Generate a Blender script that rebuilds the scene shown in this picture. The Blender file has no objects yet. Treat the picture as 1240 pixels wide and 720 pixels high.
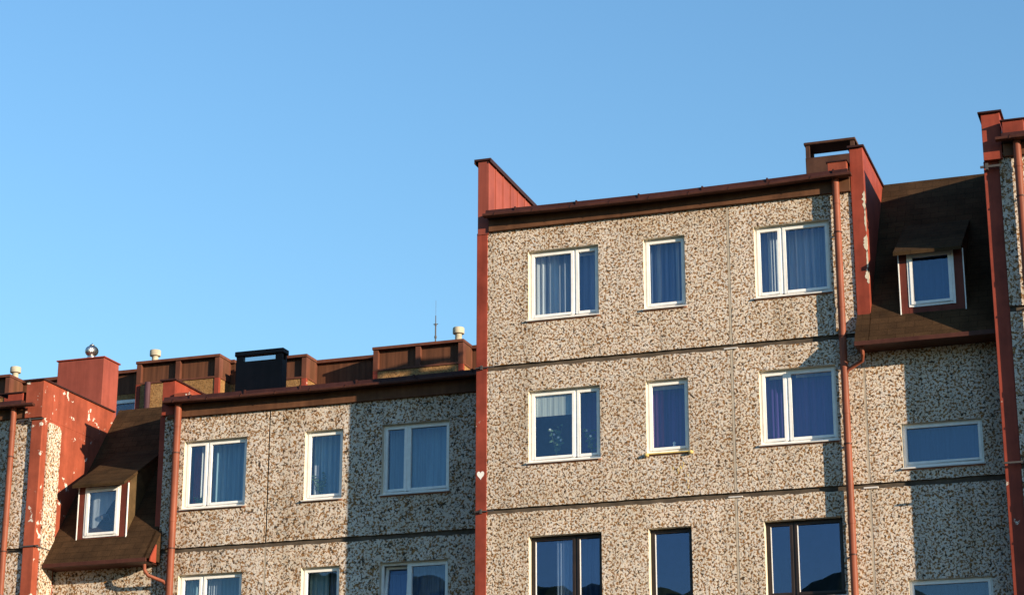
import bpy, bmesh, math, random
from mathutils import Vector, Matrix
R = math.radians
random.seed(7)
scene = bpy.context.scene
COL = scene.collection

# ---------------------------------------------------------------- materials
def new_mat(name):
    m = bpy.data.materials.new(name); m.use_nodes = True
    nt = m.node_tree; nt.nodes.clear()
    out = nt.nodes.new('ShaderNodeOutputMaterial')
    return m, nt, out
def N(nt, t, **kw):
    n = nt.nodes.new(t)
    for k, v in kw.items():
        if k.startswith('i_'): n.inputs[k[2:].replace('_', ' ')].default_value = v
        else: setattr(n, k, v)
    return n
def ramp(nt, fac, stops, interp='LINEAR'):
    r = nt.nodes.new('ShaderNodeValToRGB'); r.color_ramp.interpolation = interp
    el = r.color_ramp.elements
    while len(el) > 1: el.remove(el[-1])
    el[0].position = stops[0][0]; el[0].color = (*stops[0][1], 1)
    for p, c in stops[1:]:
        e = el.new(p); e.color = (*c, 1)
    nt.links.new(fac, r.inputs['Fac'])
    return r.outputs['Color']
def mix(nt, fac, a, b, mode='MIX'):
    m = nt.nodes.new('ShaderNodeMix'); m.data_type = 'RGBA'; m.blend_type = mode
    def put(sock, v):
        if isinstance(v, (int, float)): sock.default_value = v
        elif isinstance(v, tuple): sock.default_value = (*v, 1)
        else: nt.links.new(v, sock)
    put(m.inputs[0], fac); put(m.inputs[6], a); put(m.inputs[7], b)
    return m.outputs[2]
def coords(nt, scale=(1, 1, 1), loc=(0, 0, 0)):
    g = nt.nodes.new('ShaderNodeNewGeometry')
    mp = nt.nodes.new('ShaderNodeMapping'); mp.inputs['Scale'].default_value = scale
    mp.inputs['Location'].default_value = loc
    nt.links.new(g.outputs['Position'], mp.inputs['Vector'])
    return mp.outputs['Vector']
def noise(nt, vec, scale, detail=2, rough=.5, dist=0):
    n = nt.nodes.new('ShaderNodeTexNoise')
    n.inputs['Scale'].default_value = scale; n.inputs['Detail'].default_value = detail
    n.inputs['Roughness'].default_value = rough; n.inputs['Distortion'].default_value = dist
    nt.links.new(vec, n.inputs['Vector'])
    return n.outputs['Fac']
def bsdf(nt, out, col, rough=.8, bump=None, bstr=.3, bdist=.01, spec=.3, metal=0):
    b = nt.nodes.new('ShaderNodeBsdfPrincipled')
    if isinstance(col, tuple): b.inputs['Base Color'].default_value = (*col, 1)
    else: nt.links.new(col, b.inputs['Base Color'])
    if isinstance(rough, (int, float)): b.inputs['Roughness'].default_value = rough
    else: nt.links.new(rough, b.inputs['Roughness'])
    b.inputs['Specular IOR Level'].default_value = spec
    b.inputs['Metallic'].default_value = metal
    if bump is not None:
        bp = nt.nodes.new('ShaderNodeBump'); bp.inputs['Strength'].default_value = bstr
        bp.inputs['Distance'].default_value = bdist
        nt.links.new(bump, bp.inputs['Height']); nt.links.new(bp.outputs['Normal'], b.inputs['Normal'])
    nt.links.new(b.outputs['BSDF'], out.inputs['Surface'])
    return b

def m_aggregate(name, light, mid, dark, scale=12.5):
    m, nt, out = new_mat(name)
    v = coords(nt)
    a = noise(nt, v, scale, 2.0, .55, .6)
    hue = noise(nt, v, scale * .62, 1.5, .5)
    big = noise(nt, v, .9, 3, .6)
    fine = noise(nt, v, scale * 5, 1, .5)
    gap = mix(nt, ramp(nt, hue, [(.38, (0, 0, 0)), (.53, (1, 1, 1))]), dark, mid)
    tint = noise(nt, coords(nt, loc=(9, 4, 2)), scale * .55, 1.5, .5)
    stone = ramp(nt, tint, [(.34, (light[0] * .90, light[1] * .92, light[2] * .92)), (.45, light), (.55, (light[0] * 1.05, light[1] * 1.0, light[2] * .88)), (.66, (light[0] * 1.02, light[1] * .95, light[2] * .92))])
    stone = mix(nt, 1.0, stone, ramp(nt, fine, [(.32, (.78, .78, .78)), (.66, (1.14, 1.14, 1.14))]), 'MULTIPLY')
    c = mix(nt, ramp(nt, a, [(.44, (0, 0, 0)), (.527, (1, 1, 1))]), gap, stone)
    # weather streaks running down, broad patches of grime
    st = noise(nt, coords(nt, (3.0, 3.0, .14)), 1.0, 5, .65)
    c = mix(nt, 1.0, c, ramp(nt, st, [(.34, (.80, .78, .75)), (.5, (.98, .97, .96)), (.62, (1.03, 1.03, 1.03))]), 'MULTIPLY')
    c = mix(nt, 1.0, c, ramp(nt, big, [(.30, (.86, .83, .77)), (.62, (1.0, 1.0, 1.0))]), 'MULTIPLY')
    # every cast panel has its own tone: cells one storey high
    g = nt.nodes.new('ShaderNodeNewGeometry'); mp = nt.nodes.new('ShaderNodeMapping')
    mp.inputs['Location'].default_value = (8.385 / 10.055, .37, -9.6 / 2.8); mp.inputs['Scale'].default_value = (1 / 10.055, 0, 1 / 2.8)
    nt.links.new(g.outputs['Position'], mp.inputs['Vector'])
    fl = nt.nodes.new('ShaderNodeVectorMath'); fl.operation = 'FLOOR'; nt.links.new(mp.outputs[0], fl.inputs[0])
    wn = nt.nodes.new('ShaderNodeTexWhiteNoise'); nt.links.new(fl.outputs[0], wn.inputs['Vector'])
    c = mix(nt, 1.0, c, ramp(nt, wn.outputs['Value'], [(0, (.90, .89, .87)), (1, (1.04, 1.03, 1.0))]), 'MULTIPLY')
    bsdf(nt, out, c, .9, a, .55, .02, .15)
    return m

def m_paint(name, col, peel=0.0, rough=.62, under=(.62, .57, .50), grime=.35, seed=0, pscale=3.2):
    m, nt, out = new_mat(name)
    v = coords(nt, loc=(seed * 3.1, seed * 1.7, seed * 5.3))
    g1 = noise(nt, v, 1.6, 5, .65)
    g2 = noise(nt, coords(nt, (6, 6, .35), (seed, seed, 0)), 1.2, 4, .6)
    lo = tuple(c * (1 - grime) for c in col); hi = tuple(min(1, c * (1 + grime * .55)) for c in col)
    c = mix(nt, ramp(nt, g1, [(.3, (0, 0, 0)), (.7, (1, 1, 1))]), lo, hi)
    c = mix(nt, 1.0, c, ramp(nt, g2, [(.33, (.78, .76, .76)), (.6, (1, 1, 1))]), 'MULTIPLY')
    h = g1
    if peel > 0:
        p = noise(nt, v, pscale, 6, .62, .35)
        t = .5 + (1 - peel) * .22
        mk = ramp(nt, p, [(t, (0, 0, 0)), (t + .015, (1, 1, 1))])
        c = mix(nt, mk, c, under); h = mk
    bsdf(nt, out, c, rough, h, .25, .004, .18)
    return m

def m_shingle(name, col, sx=.32, sz=.14):
    m, nt, out = new_mat(name)
    g = nt.nodes.new('ShaderNodeNewGeometry')
    sep = nt.nodes.new('ShaderNodeSeparateXYZ'); nt.links.new(g.outputs['Position'], sep.inputs[0])
    cmb = nt.nodes.new('ShaderNodeCombineXYZ')
    ad = nt.nodes.new('ShaderNodeMath'); ad.operation = 'ADD'
    nt.links.new(sep.outputs['X'], ad.inputs[0])
    nt.links.new(sep.outputs['X'], cmb.inputs['X']); nt.links.new(sep.outputs['Z'], cmb.inputs['Y'])
    br = nt.nodes.new('ShaderNodeTexBrick')
    br.inputs['Scale'].default_value = 1; br.inputs['Brick Width'].default_value = sx
    br.inputs['Row Height'].default_value = sz; br.inputs['Mortar Size'].default_value = .006
    br.inputs['Color1'].default_value = (*col, 1)
    br.inputs['Color2'].default_value = (*[c * .8 for c in col], 1)
    br.inputs['Mortar'].default_value = (*[c * .55 for c in col], 1)
    nt.links.new(cmb.outputs[0], br.inputs['Vector'])
    v = coords(nt)
    n1 = noise(nt, v, 2.2, 5, .65); n2 = noise(nt, v, 60, 2, .6)
    c = mix(nt, 1.0, br.outputs['Color'], ramp(nt, n1, [(.3, (.62, .62, .6)), (.7, (1.25, 1.18, 1.05))]), 'MULTIPLY')
    c = mix(nt, 1.0, c, ramp(nt, n2, [(.3, (.75, .75, .75)), (.7, (1.2, 1.2, 1.2))]), 'MULTIPLY')
    # saw-tooth lap of the courses, plus grit
    md = nt.nodes.new('ShaderNodeMath'); md.operation = 'FLOORED_MODULO'
    nt.links.new(sep.outputs['Z'], md.inputs[0]); md.inputs[1].default_value = sz
    ml = nt.nodes.new('ShaderNodeMath'); ml.operation = 'MULTIPLY_ADD'
    nt.links.new(md.outputs[0], ml.inputs[0]); ml.inputs[1].default_value = -4.0
    nt.links.new(n2, ml.inputs[2])
    bsdf(nt, out, c, .95, ml.outputs[0], .35, .010, .06)
    return m

def m_plain(name, col, rough=.6, var=.12, spec=.35, metal=0, scale=5):
    m, nt, out = new_mat(name)
    n = noise(nt, coords(nt), scale, 4, .6)
    c = ramp(nt, n, [(.3, tuple(x * (1 - var) for x in col)), (.7, tuple(min(1, x * (1 + var)) for x in col))])
    bsdf(nt, out, c, rough, n, .08, .004, spec, metal)
    return m

def m_boards(name, col):
    m, nt, out = new_mat(name)
    v = coords(nt, (9, 9, .5)); n = noise(nt, v, 1.3, 4, .6)
    c = ramp(nt, n, [(.3, tuple(x * .6 for x in col)), (.7, tuple(x * 1.3 for x in col))])
    w = nt.nodes.new('ShaderNodeTexWave'); w.bands_direction = 'X'; w.inputs['Scale'].default_value = 1.6
    nt.links.new(coords(nt), w.inputs['Vector'])
    bsdf(nt, out, c, .75, w.outputs['Fac'], .25, .006, .2)
    return m

def m_glass(name, tint=(.80, .88, .95), ior=1.75, refl=(.55, .70, 1.0), seed=0, wob=.005):
    m, nt, out = new_mat(name)
    tr = N(nt, 'ShaderNodeBsdfTransparent'); tr.inputs['Color'].default_value = (*tint, 1)
    gl = N(nt, 'ShaderNodeBsdfGlossy'); gl.inputs['Roughness'].default_value = .005
    gl.inputs['Color'].default_value = (*refl, 1)
    # Schlick reflectance, the same from either face of the pane (each face carries half of it)
    f0 = ((ior - 1) / (ior + 1)) ** 2 / 2
    ge = N(nt, 'ShaderNodeNewGeometry'); dt = N(nt, 'ShaderNodeVectorMath', operation='DOT_PRODUCT')
    nt.links.new(ge.outputs['Incoming'], dt.inputs[0]); nt.links.new(ge.outputs['Normal'], dt.inputs[1])
    ab = N(nt, 'ShaderNodeMath', operation='ABSOLUTE'); nt.links.new(dt.outputs['Value'], ab.inputs[0])
    om = N(nt, 'ShaderNodeMath', operation='SUBTRACT'); om.inputs[0].default_value = 1; nt.links.new(ab.outputs[0], om.inputs[1])
    pw = N(nt, 'ShaderNodeMath', operation='POWER'); nt.links.new(om.outputs[0], pw.inputs[0]); pw.inputs[1].default_value = 5
    fr = N(nt, 'ShaderNodeMath', operation='MULTIPLY_ADD'); nt.links.new(pw.outputs[0], fr.inputs[0]); fr.inputs[1].default_value = (1 - f0) * .6; fr.inputs[2].default_value = f0
    n = noise(nt, coords(nt, loc=(seed, seed, seed)), 1.3, 1, .5)
    bp = N(nt, 'ShaderNodeBump'); bp.inputs['Strength'].default_value = .25; bp.inputs['Distance'].default_value = wob
    nt.links.new(n, bp.inputs['Height']); nt.links.new(bp.outputs['Normal'], gl.inputs['Normal'])
    ms = N(nt, 'ShaderNodeMixShader')
    nt.links.new(fr.outputs[0], ms.inputs[0]); nt.links.new(tr.outputs[0], ms.inputs[1]); nt.links.new(gl.outputs[0], ms.inputs[2])
    nt.links.new(ms.outputs[0], out.inputs['Surface'])
    return m

def m_cloth(name, col):
    m, nt, out = new_mat(name)
    n = noise(nt, coords(nt, (14, 14, .6)), 1.0, 3, .6)
    c = ramp(nt, n, [(.3, tuple(x * .72 for x in col)), (.7, tuple(min(1, x * 1.12) for x in col))])
    d = N(nt, 'ShaderNodeBsdfDiffuse'); nt.links.new(c, d.inputs['Color'])
    t = N(nt, 'ShaderNodeBsdfTranslucent'); nt.links.new(c, t.inputs['Color'])
    ms = N(nt, 'ShaderNodeMixShader'); ms.inputs[0].default_value = .25
    nt.links.new(d.outputs[0], ms.inputs[1]); nt.links.new(t.outputs[0], ms.inputs[2])
    nt.links.new(ms.outputs[0], out.inputs['Surface'])
    return m

M = dict(
    agg=m_aggregate('exposed_aggregate', (.665, .612, .578), (.275, .145, .058), (.064, .047, .036), 24),
    agg_tan=m_aggregate('tan_aggregate', (.36, .215, .10), (.28, .155, .065), (.20, .11, .048), 26),
    groove=m_plain('joint_bitumen', (.080, .061, .045), .95, .4),
    mortar=m_plain('joint_mortar', (.40, .34, .27), .95, .25),
    mortar_dark=m_plain('joint_dark', (.03, .024, .02), .95, .3),
    reveal=m_plain('window_reveal_plaster', (.60, .54, .43), .85, .12),
    red=m_paint('red_paint', (.27, .052, .030), 0, seed=1),
    red_peel=m_paint('peeling_red_paint', (.305, .072, .039), .48, seed=4, pscale=3.4),
    red_chip=m_paint('chipped_red_paint', (.26, .050, .030), .22, seed=2, pscale=2.4),
    red_sheet=m_paint('red_sheet_metal', (.28, .07, .048), 0, rough=.55, seed=6, grime=.2),
    cap=m_paint('dark_cap_metal', (.045, .018, .015), 0, rough=.5, seed=3),
    gutter=m_paint('gutter_metal', (.078, .028, .019), 0, rough=.45, seed=5),
    pipe=m_paint('downpipe_paint', (.245, .072, .040), 0, rough=.5, seed=8, grime=.25),
    fascia=m_paint('brown_fascia', (.13, .058, .030), 0, rough=.7, seed=9, grime=.45),
    flash=m_paint('roof_edge_metal', (.055, .019, .015), 0, rough=.5, seed=11),
    shingle=m_shingle('brown_shingles', (.060, .035, .020)),
    shingle_dark=m_shingle('dormer_shingles', (.060, .037, .020), .3, .12),
    cheek=m_plain('dormer_cheek_felt', (.085, .055, .027), .9, .3, .1),
    brown=m_boards('brown_boards', (.105, .042, .022)),
    brown_trim=m_paint('brown_trim', (.135, .050, .030), 0, rough=.6, seed=12),
    dormer=m_paint('dormer_red_brown', (.14, .034, .022), 0, rough=.55, seed=13),
    black=m_paint('black_sheet', (.022, .014, .014), 0, rough=.5, seed=14),
    chim=m_paint('brown_chimney_metal', (.085, .040, .026), 0, rough=.6, seed=15, grime=.5),
    felt=m_plain('roof_felt', (.05, .045, .042), .95, .3),
    pvc=m_plain('white_pvc', (.80, .79, .77), .35, .07, .4, 0, 9),
    darkframe=m_plain('dark_brown_frame', (.022, .014, .011), .4, .2, .4),
    sill=m_plain('sill_metal', (.60, .57, .54), .5, .15),
    sill_rust=m_plain('rusty_sill_edge', (.33, .15, .09), .7, .3),
    foam=m_plain('yellow_foam', (.62, .46, .17), .8, .25),
    interior=m_plain('dark_interior', (.045, .045, .055), .9, .2),
    net=m_cloth('net_curtain', (.52, .55, .58)),
    net_white_lit=m_cloth('white_and_sunlit_curtain', (.72, .74, .72)),  # white curtains, and pale strips painted as sunlit net in C's top row
    net_teal=m_cloth('teal_net_curtain', (.30, .46, .52)),
    net_blue=m_cloth('blue_net_curtain', (.20, .27, .42)),
    purple=m_cloth('purple_curtain', (.20, .07, .22)),
    indigo=m_cloth('indigo_curtain', (.12, .075, .27)),
    maroon=m_cloth('maroon_curtain', (.22, .035, .06)),
    blind=m_cloth('cream_blind', (.62, .66, .58)),
    frost=m_cloth('frosted_screen', (.03, .075, .15)),
    steel=m_plain('bright_steel', (.55, .55, .54), .38, .1, .5, 1.0),
    polished=m_plain('polished_louvre', (.80, .85, .90), .10, .04, .5, 1.0),
    cement=m_plain('vent_cement', (.42, .38, .29), .85, .2),
    iron=m_plain('dark_iron', (.06, .055, .055), .6, .2),
    white=m_plain('white_paint', (.78, .77, .74), .6, .08),
    leaf=m_plain('houseplant_leaf', (.07, .13, .05), .6, .3),
    pot=m_plain('clay_pot', (.35, .16, .09), .8, .2),
    flower=m_plain('white_petals', (.75, .75, .72), .7, .1),
)
for i in range(4): M['glass%d' % i] = m_glass('window_glass_%s' % 'abcd'[i], tint=(.90, .94, .97), ior=2.35, seed=i * 3.7)
M['glass_dark'] = m_glass('coated_window_glass', tint=(.72, .78, .85), ior=3.0, refl=(.46, .60, 1.0), seed=31)

# ---------------------------------------------------------------- mesh building
class MB:
    def __init__(s): s.v = []; s.f = []; s.m = []
    def quad(s, a, b, c, d, mi=0):
        n = len(s.v); s.v += [a, b, c, d]; s.f.append((n, n + 1, n + 2, n + 3)); s.m.append(mi)
    def poly(s, pts, mi=0):
        n = len(s.v); s.v += pts; s.f.append(tuple(range(n, n + len(pts)))); s.m.append(mi)
    def box(s, x0, x1, y0, y1, z0, z1, mi=0):
        n = len(s.v)
        s.v += [(x, y, z) for z in (z0, z1) for y in (y0, y1) for x in (x0, x1)]
        for f in ((0, 2, 3, 1), (4, 5, 7, 6), (0, 1, 5, 4), (2, 6, 7, 3), (0, 4, 6, 2), (1, 3, 7, 5)):
            s.f.append(tuple(n + i for i in f)); s.m.append(mi)
    def prism_x(s, prof, x0, x1, mi=0):          # prof: (y,z) outline, swept along X
        n = len(s.v); k = len(prof)
        s.v += [(x0, y, z) for y, z in prof] + [(x1, y, z) for y, z in prof]
        s.f.append(tuple(range(n + k - 1, n - 1, -1))); s.m.append(mi)
        s.f.append(tuple(range(n + k, n + 2 * k))); s.m.append(mi)
        for i in range(k):
            j = (i + 1) % k
            s.f.append((n + i, n + j, n + k + j, n + k + i)); s.m.append(mi)
    def tube(s, pts, r, seg=14, mi=0, close=True):
        pts = [Vector(p) for p in pts]; rings = []
        up = Vector((0.3, 0.9, 0.1)).normalized()
        for i, p in enumerate(pts):
            a = pts[max(i - 1, 0)]; b = pts[min(i + 1, len(pts) - 1)]
            t = (b - a).normalized(); u = t.cross(up).normalized(); w = t.cross(u)
            rr = r[i] if isinstance(r, (list, tuple)) else r
            n = len(s.v); rings.append(n)
            s.v += [tuple(p + (u * math.cos(q) + w * math.sin(q)) * rr) for q in [2 * math.pi * k / seg for k in range(seg)]]
        for i in range(len(rings) - 1):
            for k in range(seg):
                l = (k + 1) % seg
                s.f.append((rings[i] + k, rings[i] + l, rings[i + 1] + l, rings[i + 1] + k)); s.m.append(mi)
        if close:
            s.f.append(tuple(rings[0] + k for k in range(seg - 1, -1, -1))); s.m.append(mi)
            s.f.append(tuple(rings[-1] + k for k in range(seg))); s.m.append(mi)
    def lathe(s, cx, cy, prof, seg=20, mi=0):     # prof: (r,z)
        rings = []
        for r, z in prof:
            rings.append(len(s.v))
            s.v += [(cx + r * math.cos(2 * math.pi * k / seg), cy + r * math.sin(2 * math.pi * k / seg), z) for k in range(seg)]
        for i in range(len(rings) - 1):
            for k in range(seg):
                l = (k + 1) % seg
                s.f.append((rings[i] + k, rings[i] + l, rings[i + 1] + l, rings[i + 1] + k)); s.m.append(mi)
        s.f.append(tuple(rings[0] + k for k in range(seg - 1, -1, -1))); s.m.append(mi)
        s.f.append(tuple(rings[-1] + k for k in range(seg))); s.m.append(mi)
    def pieces(s, name, mats, parent=None, join=0.0, **kw):
        """one mesh object for every separate piece (boxes nearer than `join` stay together)"""
        root = list(range(len(s.v)))
        def find(i):
            while root[i] != i: root[i] = root[root[i]]; i = root[i]
            return i
        key = {}
        for i, v in enumerate(s.v):
            k = tuple(round(c, 4) for c in v)
            if k in key: root[find(i)] = find(key[k])
            else: key[k] = i
        for f in s.f:
            for q in f[1:]: root[find(q)] = find(f[0])
        comp = {}
        for f, mi in zip(s.f, s.m): comp.setdefault(find(f[0]), []).append((f, mi))
        groups = []
        for fs in comp.values():
            vs = [s.v[i] for f, _ in fs for i in f]
            lo = [min(v[a] for v in vs) - join for a in range(3)]; hi = [max(v[a] for v in vs) + join for a in range(3)]
            groups.append([lo, hi, fs])
        merged = True
        while merged and join > 0:
            merged = False
            for i in range(len(groups)):
                for j in range(i + 1, len(groups)):
                    A, B_ = groups[i], groups[j]
                    if all(A[0][a] <= B_[1][a] and B_[0][a] <= A[1][a] for a in range(3)):
                        A[0] = [min(p, q) for p, q in zip(A[0], B_[0])]; A[1] = [max(p, q) for p, q in zip(A[1], B_[1])]
                        A[2] += B_[2]; groups.pop(j); merged = True; break
                if merged: break
        res = []
        for lo, hi, fs in groups:
            b = MB()
            for f, mi in fs: b.poly([s.v[i] for i in f], mi)
            res.append(b.build(name, mats, parent, **kw))
        return res
    def build(s, name, mats, parent=None, bevel=0, smooth=False, label=None, fix=True):
        if not isinstance(mats, (list, tuple)): mats = [mats]
        org = WORLD.get(parent, Vector((0, 0, 0))) if parent else Vector((0, 0, 0))
        me = bpy.data.meshes.new(name)
        me.from_pydata([tuple(Vector(v) - org) for v in s.v], [], s.f)
        for m in mats: me.materials.append(M[m] if isinstance(m, str) else m)
        for p, mi in zip(me.polygons, s.m): p.material_index = mi; p.use_smooth = smooth
        if fix:
            bm = bmesh.new(); bm.from_mesh(me)
            bmesh.ops.remove_doubles(bm, verts=bm.verts, dist=1e-5)
            bmesh.ops.recalc_face_normals(bm, faces=bm.faces); bm.to_mesh(me); bm.free()
        o = bpy.data.objects.new(name, me); COL.objects.link(o)
        if parent: o.parent = parent; WORLD[o] = org
        if bevel:
            b = o.modifiers.new('bevel', 'BEVEL'); b.width = bevel; b.segments = 2; b.limit_method = 'ANGLE'
        if label: o['label'] = label
        return o
WORLD = {}
def thing(name, label, cat, loc, group=None):
    o = bpy.data.objects.new(name, None); COL.objects.link(o); o.location = loc
    o.empty_display_size = .5
    o['label'] = label; o['category'] = cat
    if group: o['group'] = group
    WORLD[o] = Vector(loc)
    return o

def wall(parent, x0, x1, z0, z1, y, holes, hg=(), vg=(), gap=.10, name='wall', thick=.3, mats=('agg', 'groove', 'reveal', 'mortar', 'mortar_dark'), label=None):
    """Facade of concrete panels at plane y: holes (x0,x1,z0,z1), hg = joint heights (top of the joint),
    vg = (x, half width, z0, z1, material index, depth)."""
    xs = {x0, x1}; zs = {z0, z1}
    for h in holes: xs |= {h[0], h[1]}; zs |= {h[2], h[3]}
    for g in hg: zs |= {g, g - gap}
    for g in vg: xs |= {g[0] - g[1], g[0] + g[1]}; zs |= {max(z0, g[2]), min(z1, g[3])}
    xs = sorted(q for q in xs if x0 <= q <= x1); zs = sorted(q for q in zs if z0 <= q <= z1)
    # split long joint runs so that the panel edges can be a little ragged
    def dense(a, st):
        r = [a[0]]
        for p, q in zip(a, a[1:]):
            k = max(1, int((q - p) / st))
            r += [p + (q - p) * i / k for i in range(1, k + 1)]
        return r
    xs = dense(xs, .11)
    nx, nz = len(xs) - 1, len(zs) - 1
    D = [[0.0] * nz for _ in range(nx)]; MI = [[0] * nz for _ in range(nx)]
    for i in range(nx):
        cx = (xs[i] + xs[i + 1]) / 2
        for j in range(nz):
            cz = (zs[j] + zs[j + 1]) / 2
            for g in vg:
                if abs(cx - g[0]) < g[1] and g[2] < cz < g[3]: D[i][j] = g[5]; MI[i][j] = g[4]
            for g in hg:
                if g - gap < cz < g: D[i][j] = .045; MI[i][j] = 1
            for h in holes:
                if h[0] < cx < h[1] and h[2] < cz < h[3]: D[i][j] = thick; MI[i][j] = -1
    # ragged joint edges
    rnd = random.Random(int(abs(x0 * 131 + y * 17 + z1 * 7)))
    jz = {}
    for i in range(nx + 1):
        for g in hg:
            for q in (g, g - gap):
                jz[(i, q)] = rnd.uniform(-.006, .006) if q == g else rnd.uniform(-.016, .012)
    def Z(i, j):
        return zs[j] + jz.get((i, zs[j]), 0)
    b = MB()
    for i in range(nx):
        for j in range(nz):
            d = D[i][j]
            if MI[i][j] >= 0:
                b.quad((xs[i], y + d, Z(i, j)), (xs[i + 1], y + d, Z(i + 1, j)), (xs[i + 1], y + d, Z(i + 1, j + 1)), (xs[i], y + d, Z(i, j + 1)), MI[i][j])
            def mat(e, f): return 2 if max(e, f) == thick else 0
            if i + 1 < nx or True:
                e = D[i + 1][j] if i + 1 < nx else thick
                if abs(e - d) > 1e-6:
                    b.quad((xs[i + 1], y + d, Z(i + 1, j)), (xs[i + 1], y + e, Z(i + 1, j)), (xs[i + 1], y + e, Z(i + 1, j + 1)), (xs[i + 1], y + d, Z(i + 1, j + 1)), mat(e, d) if i + 1 < nx else 0)
            if i == 0 and thick - d > 1e-6:
                b.quad((xs[0], y + d, Z(0, j)), (xs[0], y + thick, Z(0, j)), (xs[0], y + thick, Z(0, j + 1)), (xs[0], y + d, Z(0, j + 1)), 0)
            e = D[i][j + 1] if j + 1 < nz else thick
            if abs(e - d) > 1e-6:
                b.quad((xs[i], y + d, Z(i, j + 1)), (xs[i + 1], y + d, Z(i + 1, j + 1)), (xs[i + 1], y + e, Z(i + 1, j + 1)), (xs[i], y + e, Z(i, j + 1)), mat(e, d) if j + 1 < nz else 0)
    return b.build(name, mats, parent, fix=False, label=label)

def frame_mb(x0, x1, z0, z1, y0, y1, w, wb=None):
    b = MB(); wb = wb or w
    b.box(x0, x0 + w, y0, y1, z0, z1); b.box(x1 - w, x1, y0, y1, z0, z1)
    b.box(x0 + w, x1 - w, y0, y1, z1 - w, z1); b.box(x0 + w, x1 - w, y0, y1, z0, z0 + wb)
    return b

def curtain_mb(x0, x1, z0, z1, y, amp=.022, per=.13, seed=0, slant=0.0):
    b = MB(); rnd = random.Random(seed)
    n = max(8, int((x1 - x0) / .012)); ph = rnd.uniform(0, 6)
    pts = []
    for i in range(n + 1):
        t = i / n; x = x0 + (x1 - x0) * t
        q = x + .03 * math.sin(x * 9 + ph)
        pts.append((x, y + amp * math.sin(q * 2 * math.pi / per + ph) + .5 * amp * math.sin(q * 2 * math.pi / (per * .43) + 2 * ph)))
    for (xa, ya), (xb, yb) in zip(pts, pts[1:]):
        za = z0 + slant * (xa - x0); zb = z0 + slant * (xb - x0)
        if za > z1 - .02 and zb > z1 - .02: continue
        b.quad((xa, ya, min(za, z1)), (xb, yb, min(zb, z1)), (xb, yb, z1), (xa, ya, z1))
    return b

GI = [0]
def window(parent, x0, x1, z0, z1, y, split=None, mat='pvc', recess=.10, curtains=(), sill='sill', label=None, tilt=None, fw=.05, sw=.055, sillw=.05):
    GI[0] += 1; k = GI[0]
    yf = y + recess
    b = frame_mb(x0, x1, z0, z1, yf, yf + .07, fw, fw + (.028 if sill else 0))
    W = x1 - x0
    if split:
        xm = x0 + W * split
        b.box(xm - .03, xm + .03, yf, yf + .07, z0 + fw, z1 - fw)
        bays = [(x0 + fw - .012, xm - .018), (xm + .018, x1 - fw + .012)]
    else: bays = [(x0 + fw - .012, x1 - fw + .012)]
    w = b.build('window', mat, parent, bevel=.004, label=label)
    za, zb = z0 + fw - .012 + (.028 if sill else 0), z1 - fw + .012
    for bi, (a, c) in enumerate(bays):
        so = frame_mb(a, c, za, zb, yf - .014, yf + .045, sw).build('sash', mat, w, bevel=.005)
        p = MB(); p.box(a + sw - .004, c - sw + .004, yf + .028, yf + .034, za + sw - .004, zb - sw + .004)
        po = p.build('pane', 'glass_dark' if mat == 'darkframe' else 'glass%d' % ((k + bi) % 4), w)
        if mat == 'darkframe':
            q = MB(); q.box(a + sw, a + sw + .012, yf + .002, yf + .027, za + sw, zb - sw); q.build('lit_sash_edge', 'pvc', w)  # white strip paints the sunlit inner side of the dark sash
        if tilt is not None and bi == tilt:
            for o in (so, po):      # hopper-tilted sash: hinged along its lower edge
                piv = Vector((a, yf, za)) - WORLD[w]
                o.matrix_local = Matrix.Translation(piv) @ Matrix.Rotation(R(-7), 4, 'X') @ Matrix.Translation(-piv)
    # handle on the inside edge of the opening sash
    if sill:
        s = MB()
        s.prism_x([(y + .10, z0 + .018), (y - sillw, z0 - .006), (y - sillw, z0 - .03), (y - sillw + .006, z0 - .03), (y - sillw + .006, z0 - .014), (y + .10, z0 + .004)], x0 - .035, x1 + .03)
        s.box(x0 - .02, x1 + .015, y - .014, y + .02, z0 - .052, z0 - .016, 1)      # rust-stained bedding under the sill
        s.build('sill', [sill, 'sill_rust'], w, bevel=.002)
    for ci, cu in enumerate(curtains):
        fx0, fx1, fz0, fz1, cm = cu[:5]
        kw = cu[5] if len(cu) > 5 else {}
        nm = kw.get('name', 'curtain')
        ga, gc = x0 + .04, x1 - .04; gz0, gz1 = z0 + .02, z1 - .03
        X0, X1 = ga + (gc - ga) * fx0, ga + (gc - ga) * fx1
        Z0, Z1 = gz0 + (gz1 - gz0) * fz0, gz0 + (gz1 - gz0) * fz1
        yy = yf + .06 + kw.get('d', .17)
        curtain_mb(X0, X1, Z0, Z1, yy, kw.get('amp', .02), kw.get('per', .13), k * 7 + ci, kw.get('slant', 0)).build(nm, cm, w, smooth=True)
    return w

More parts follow.
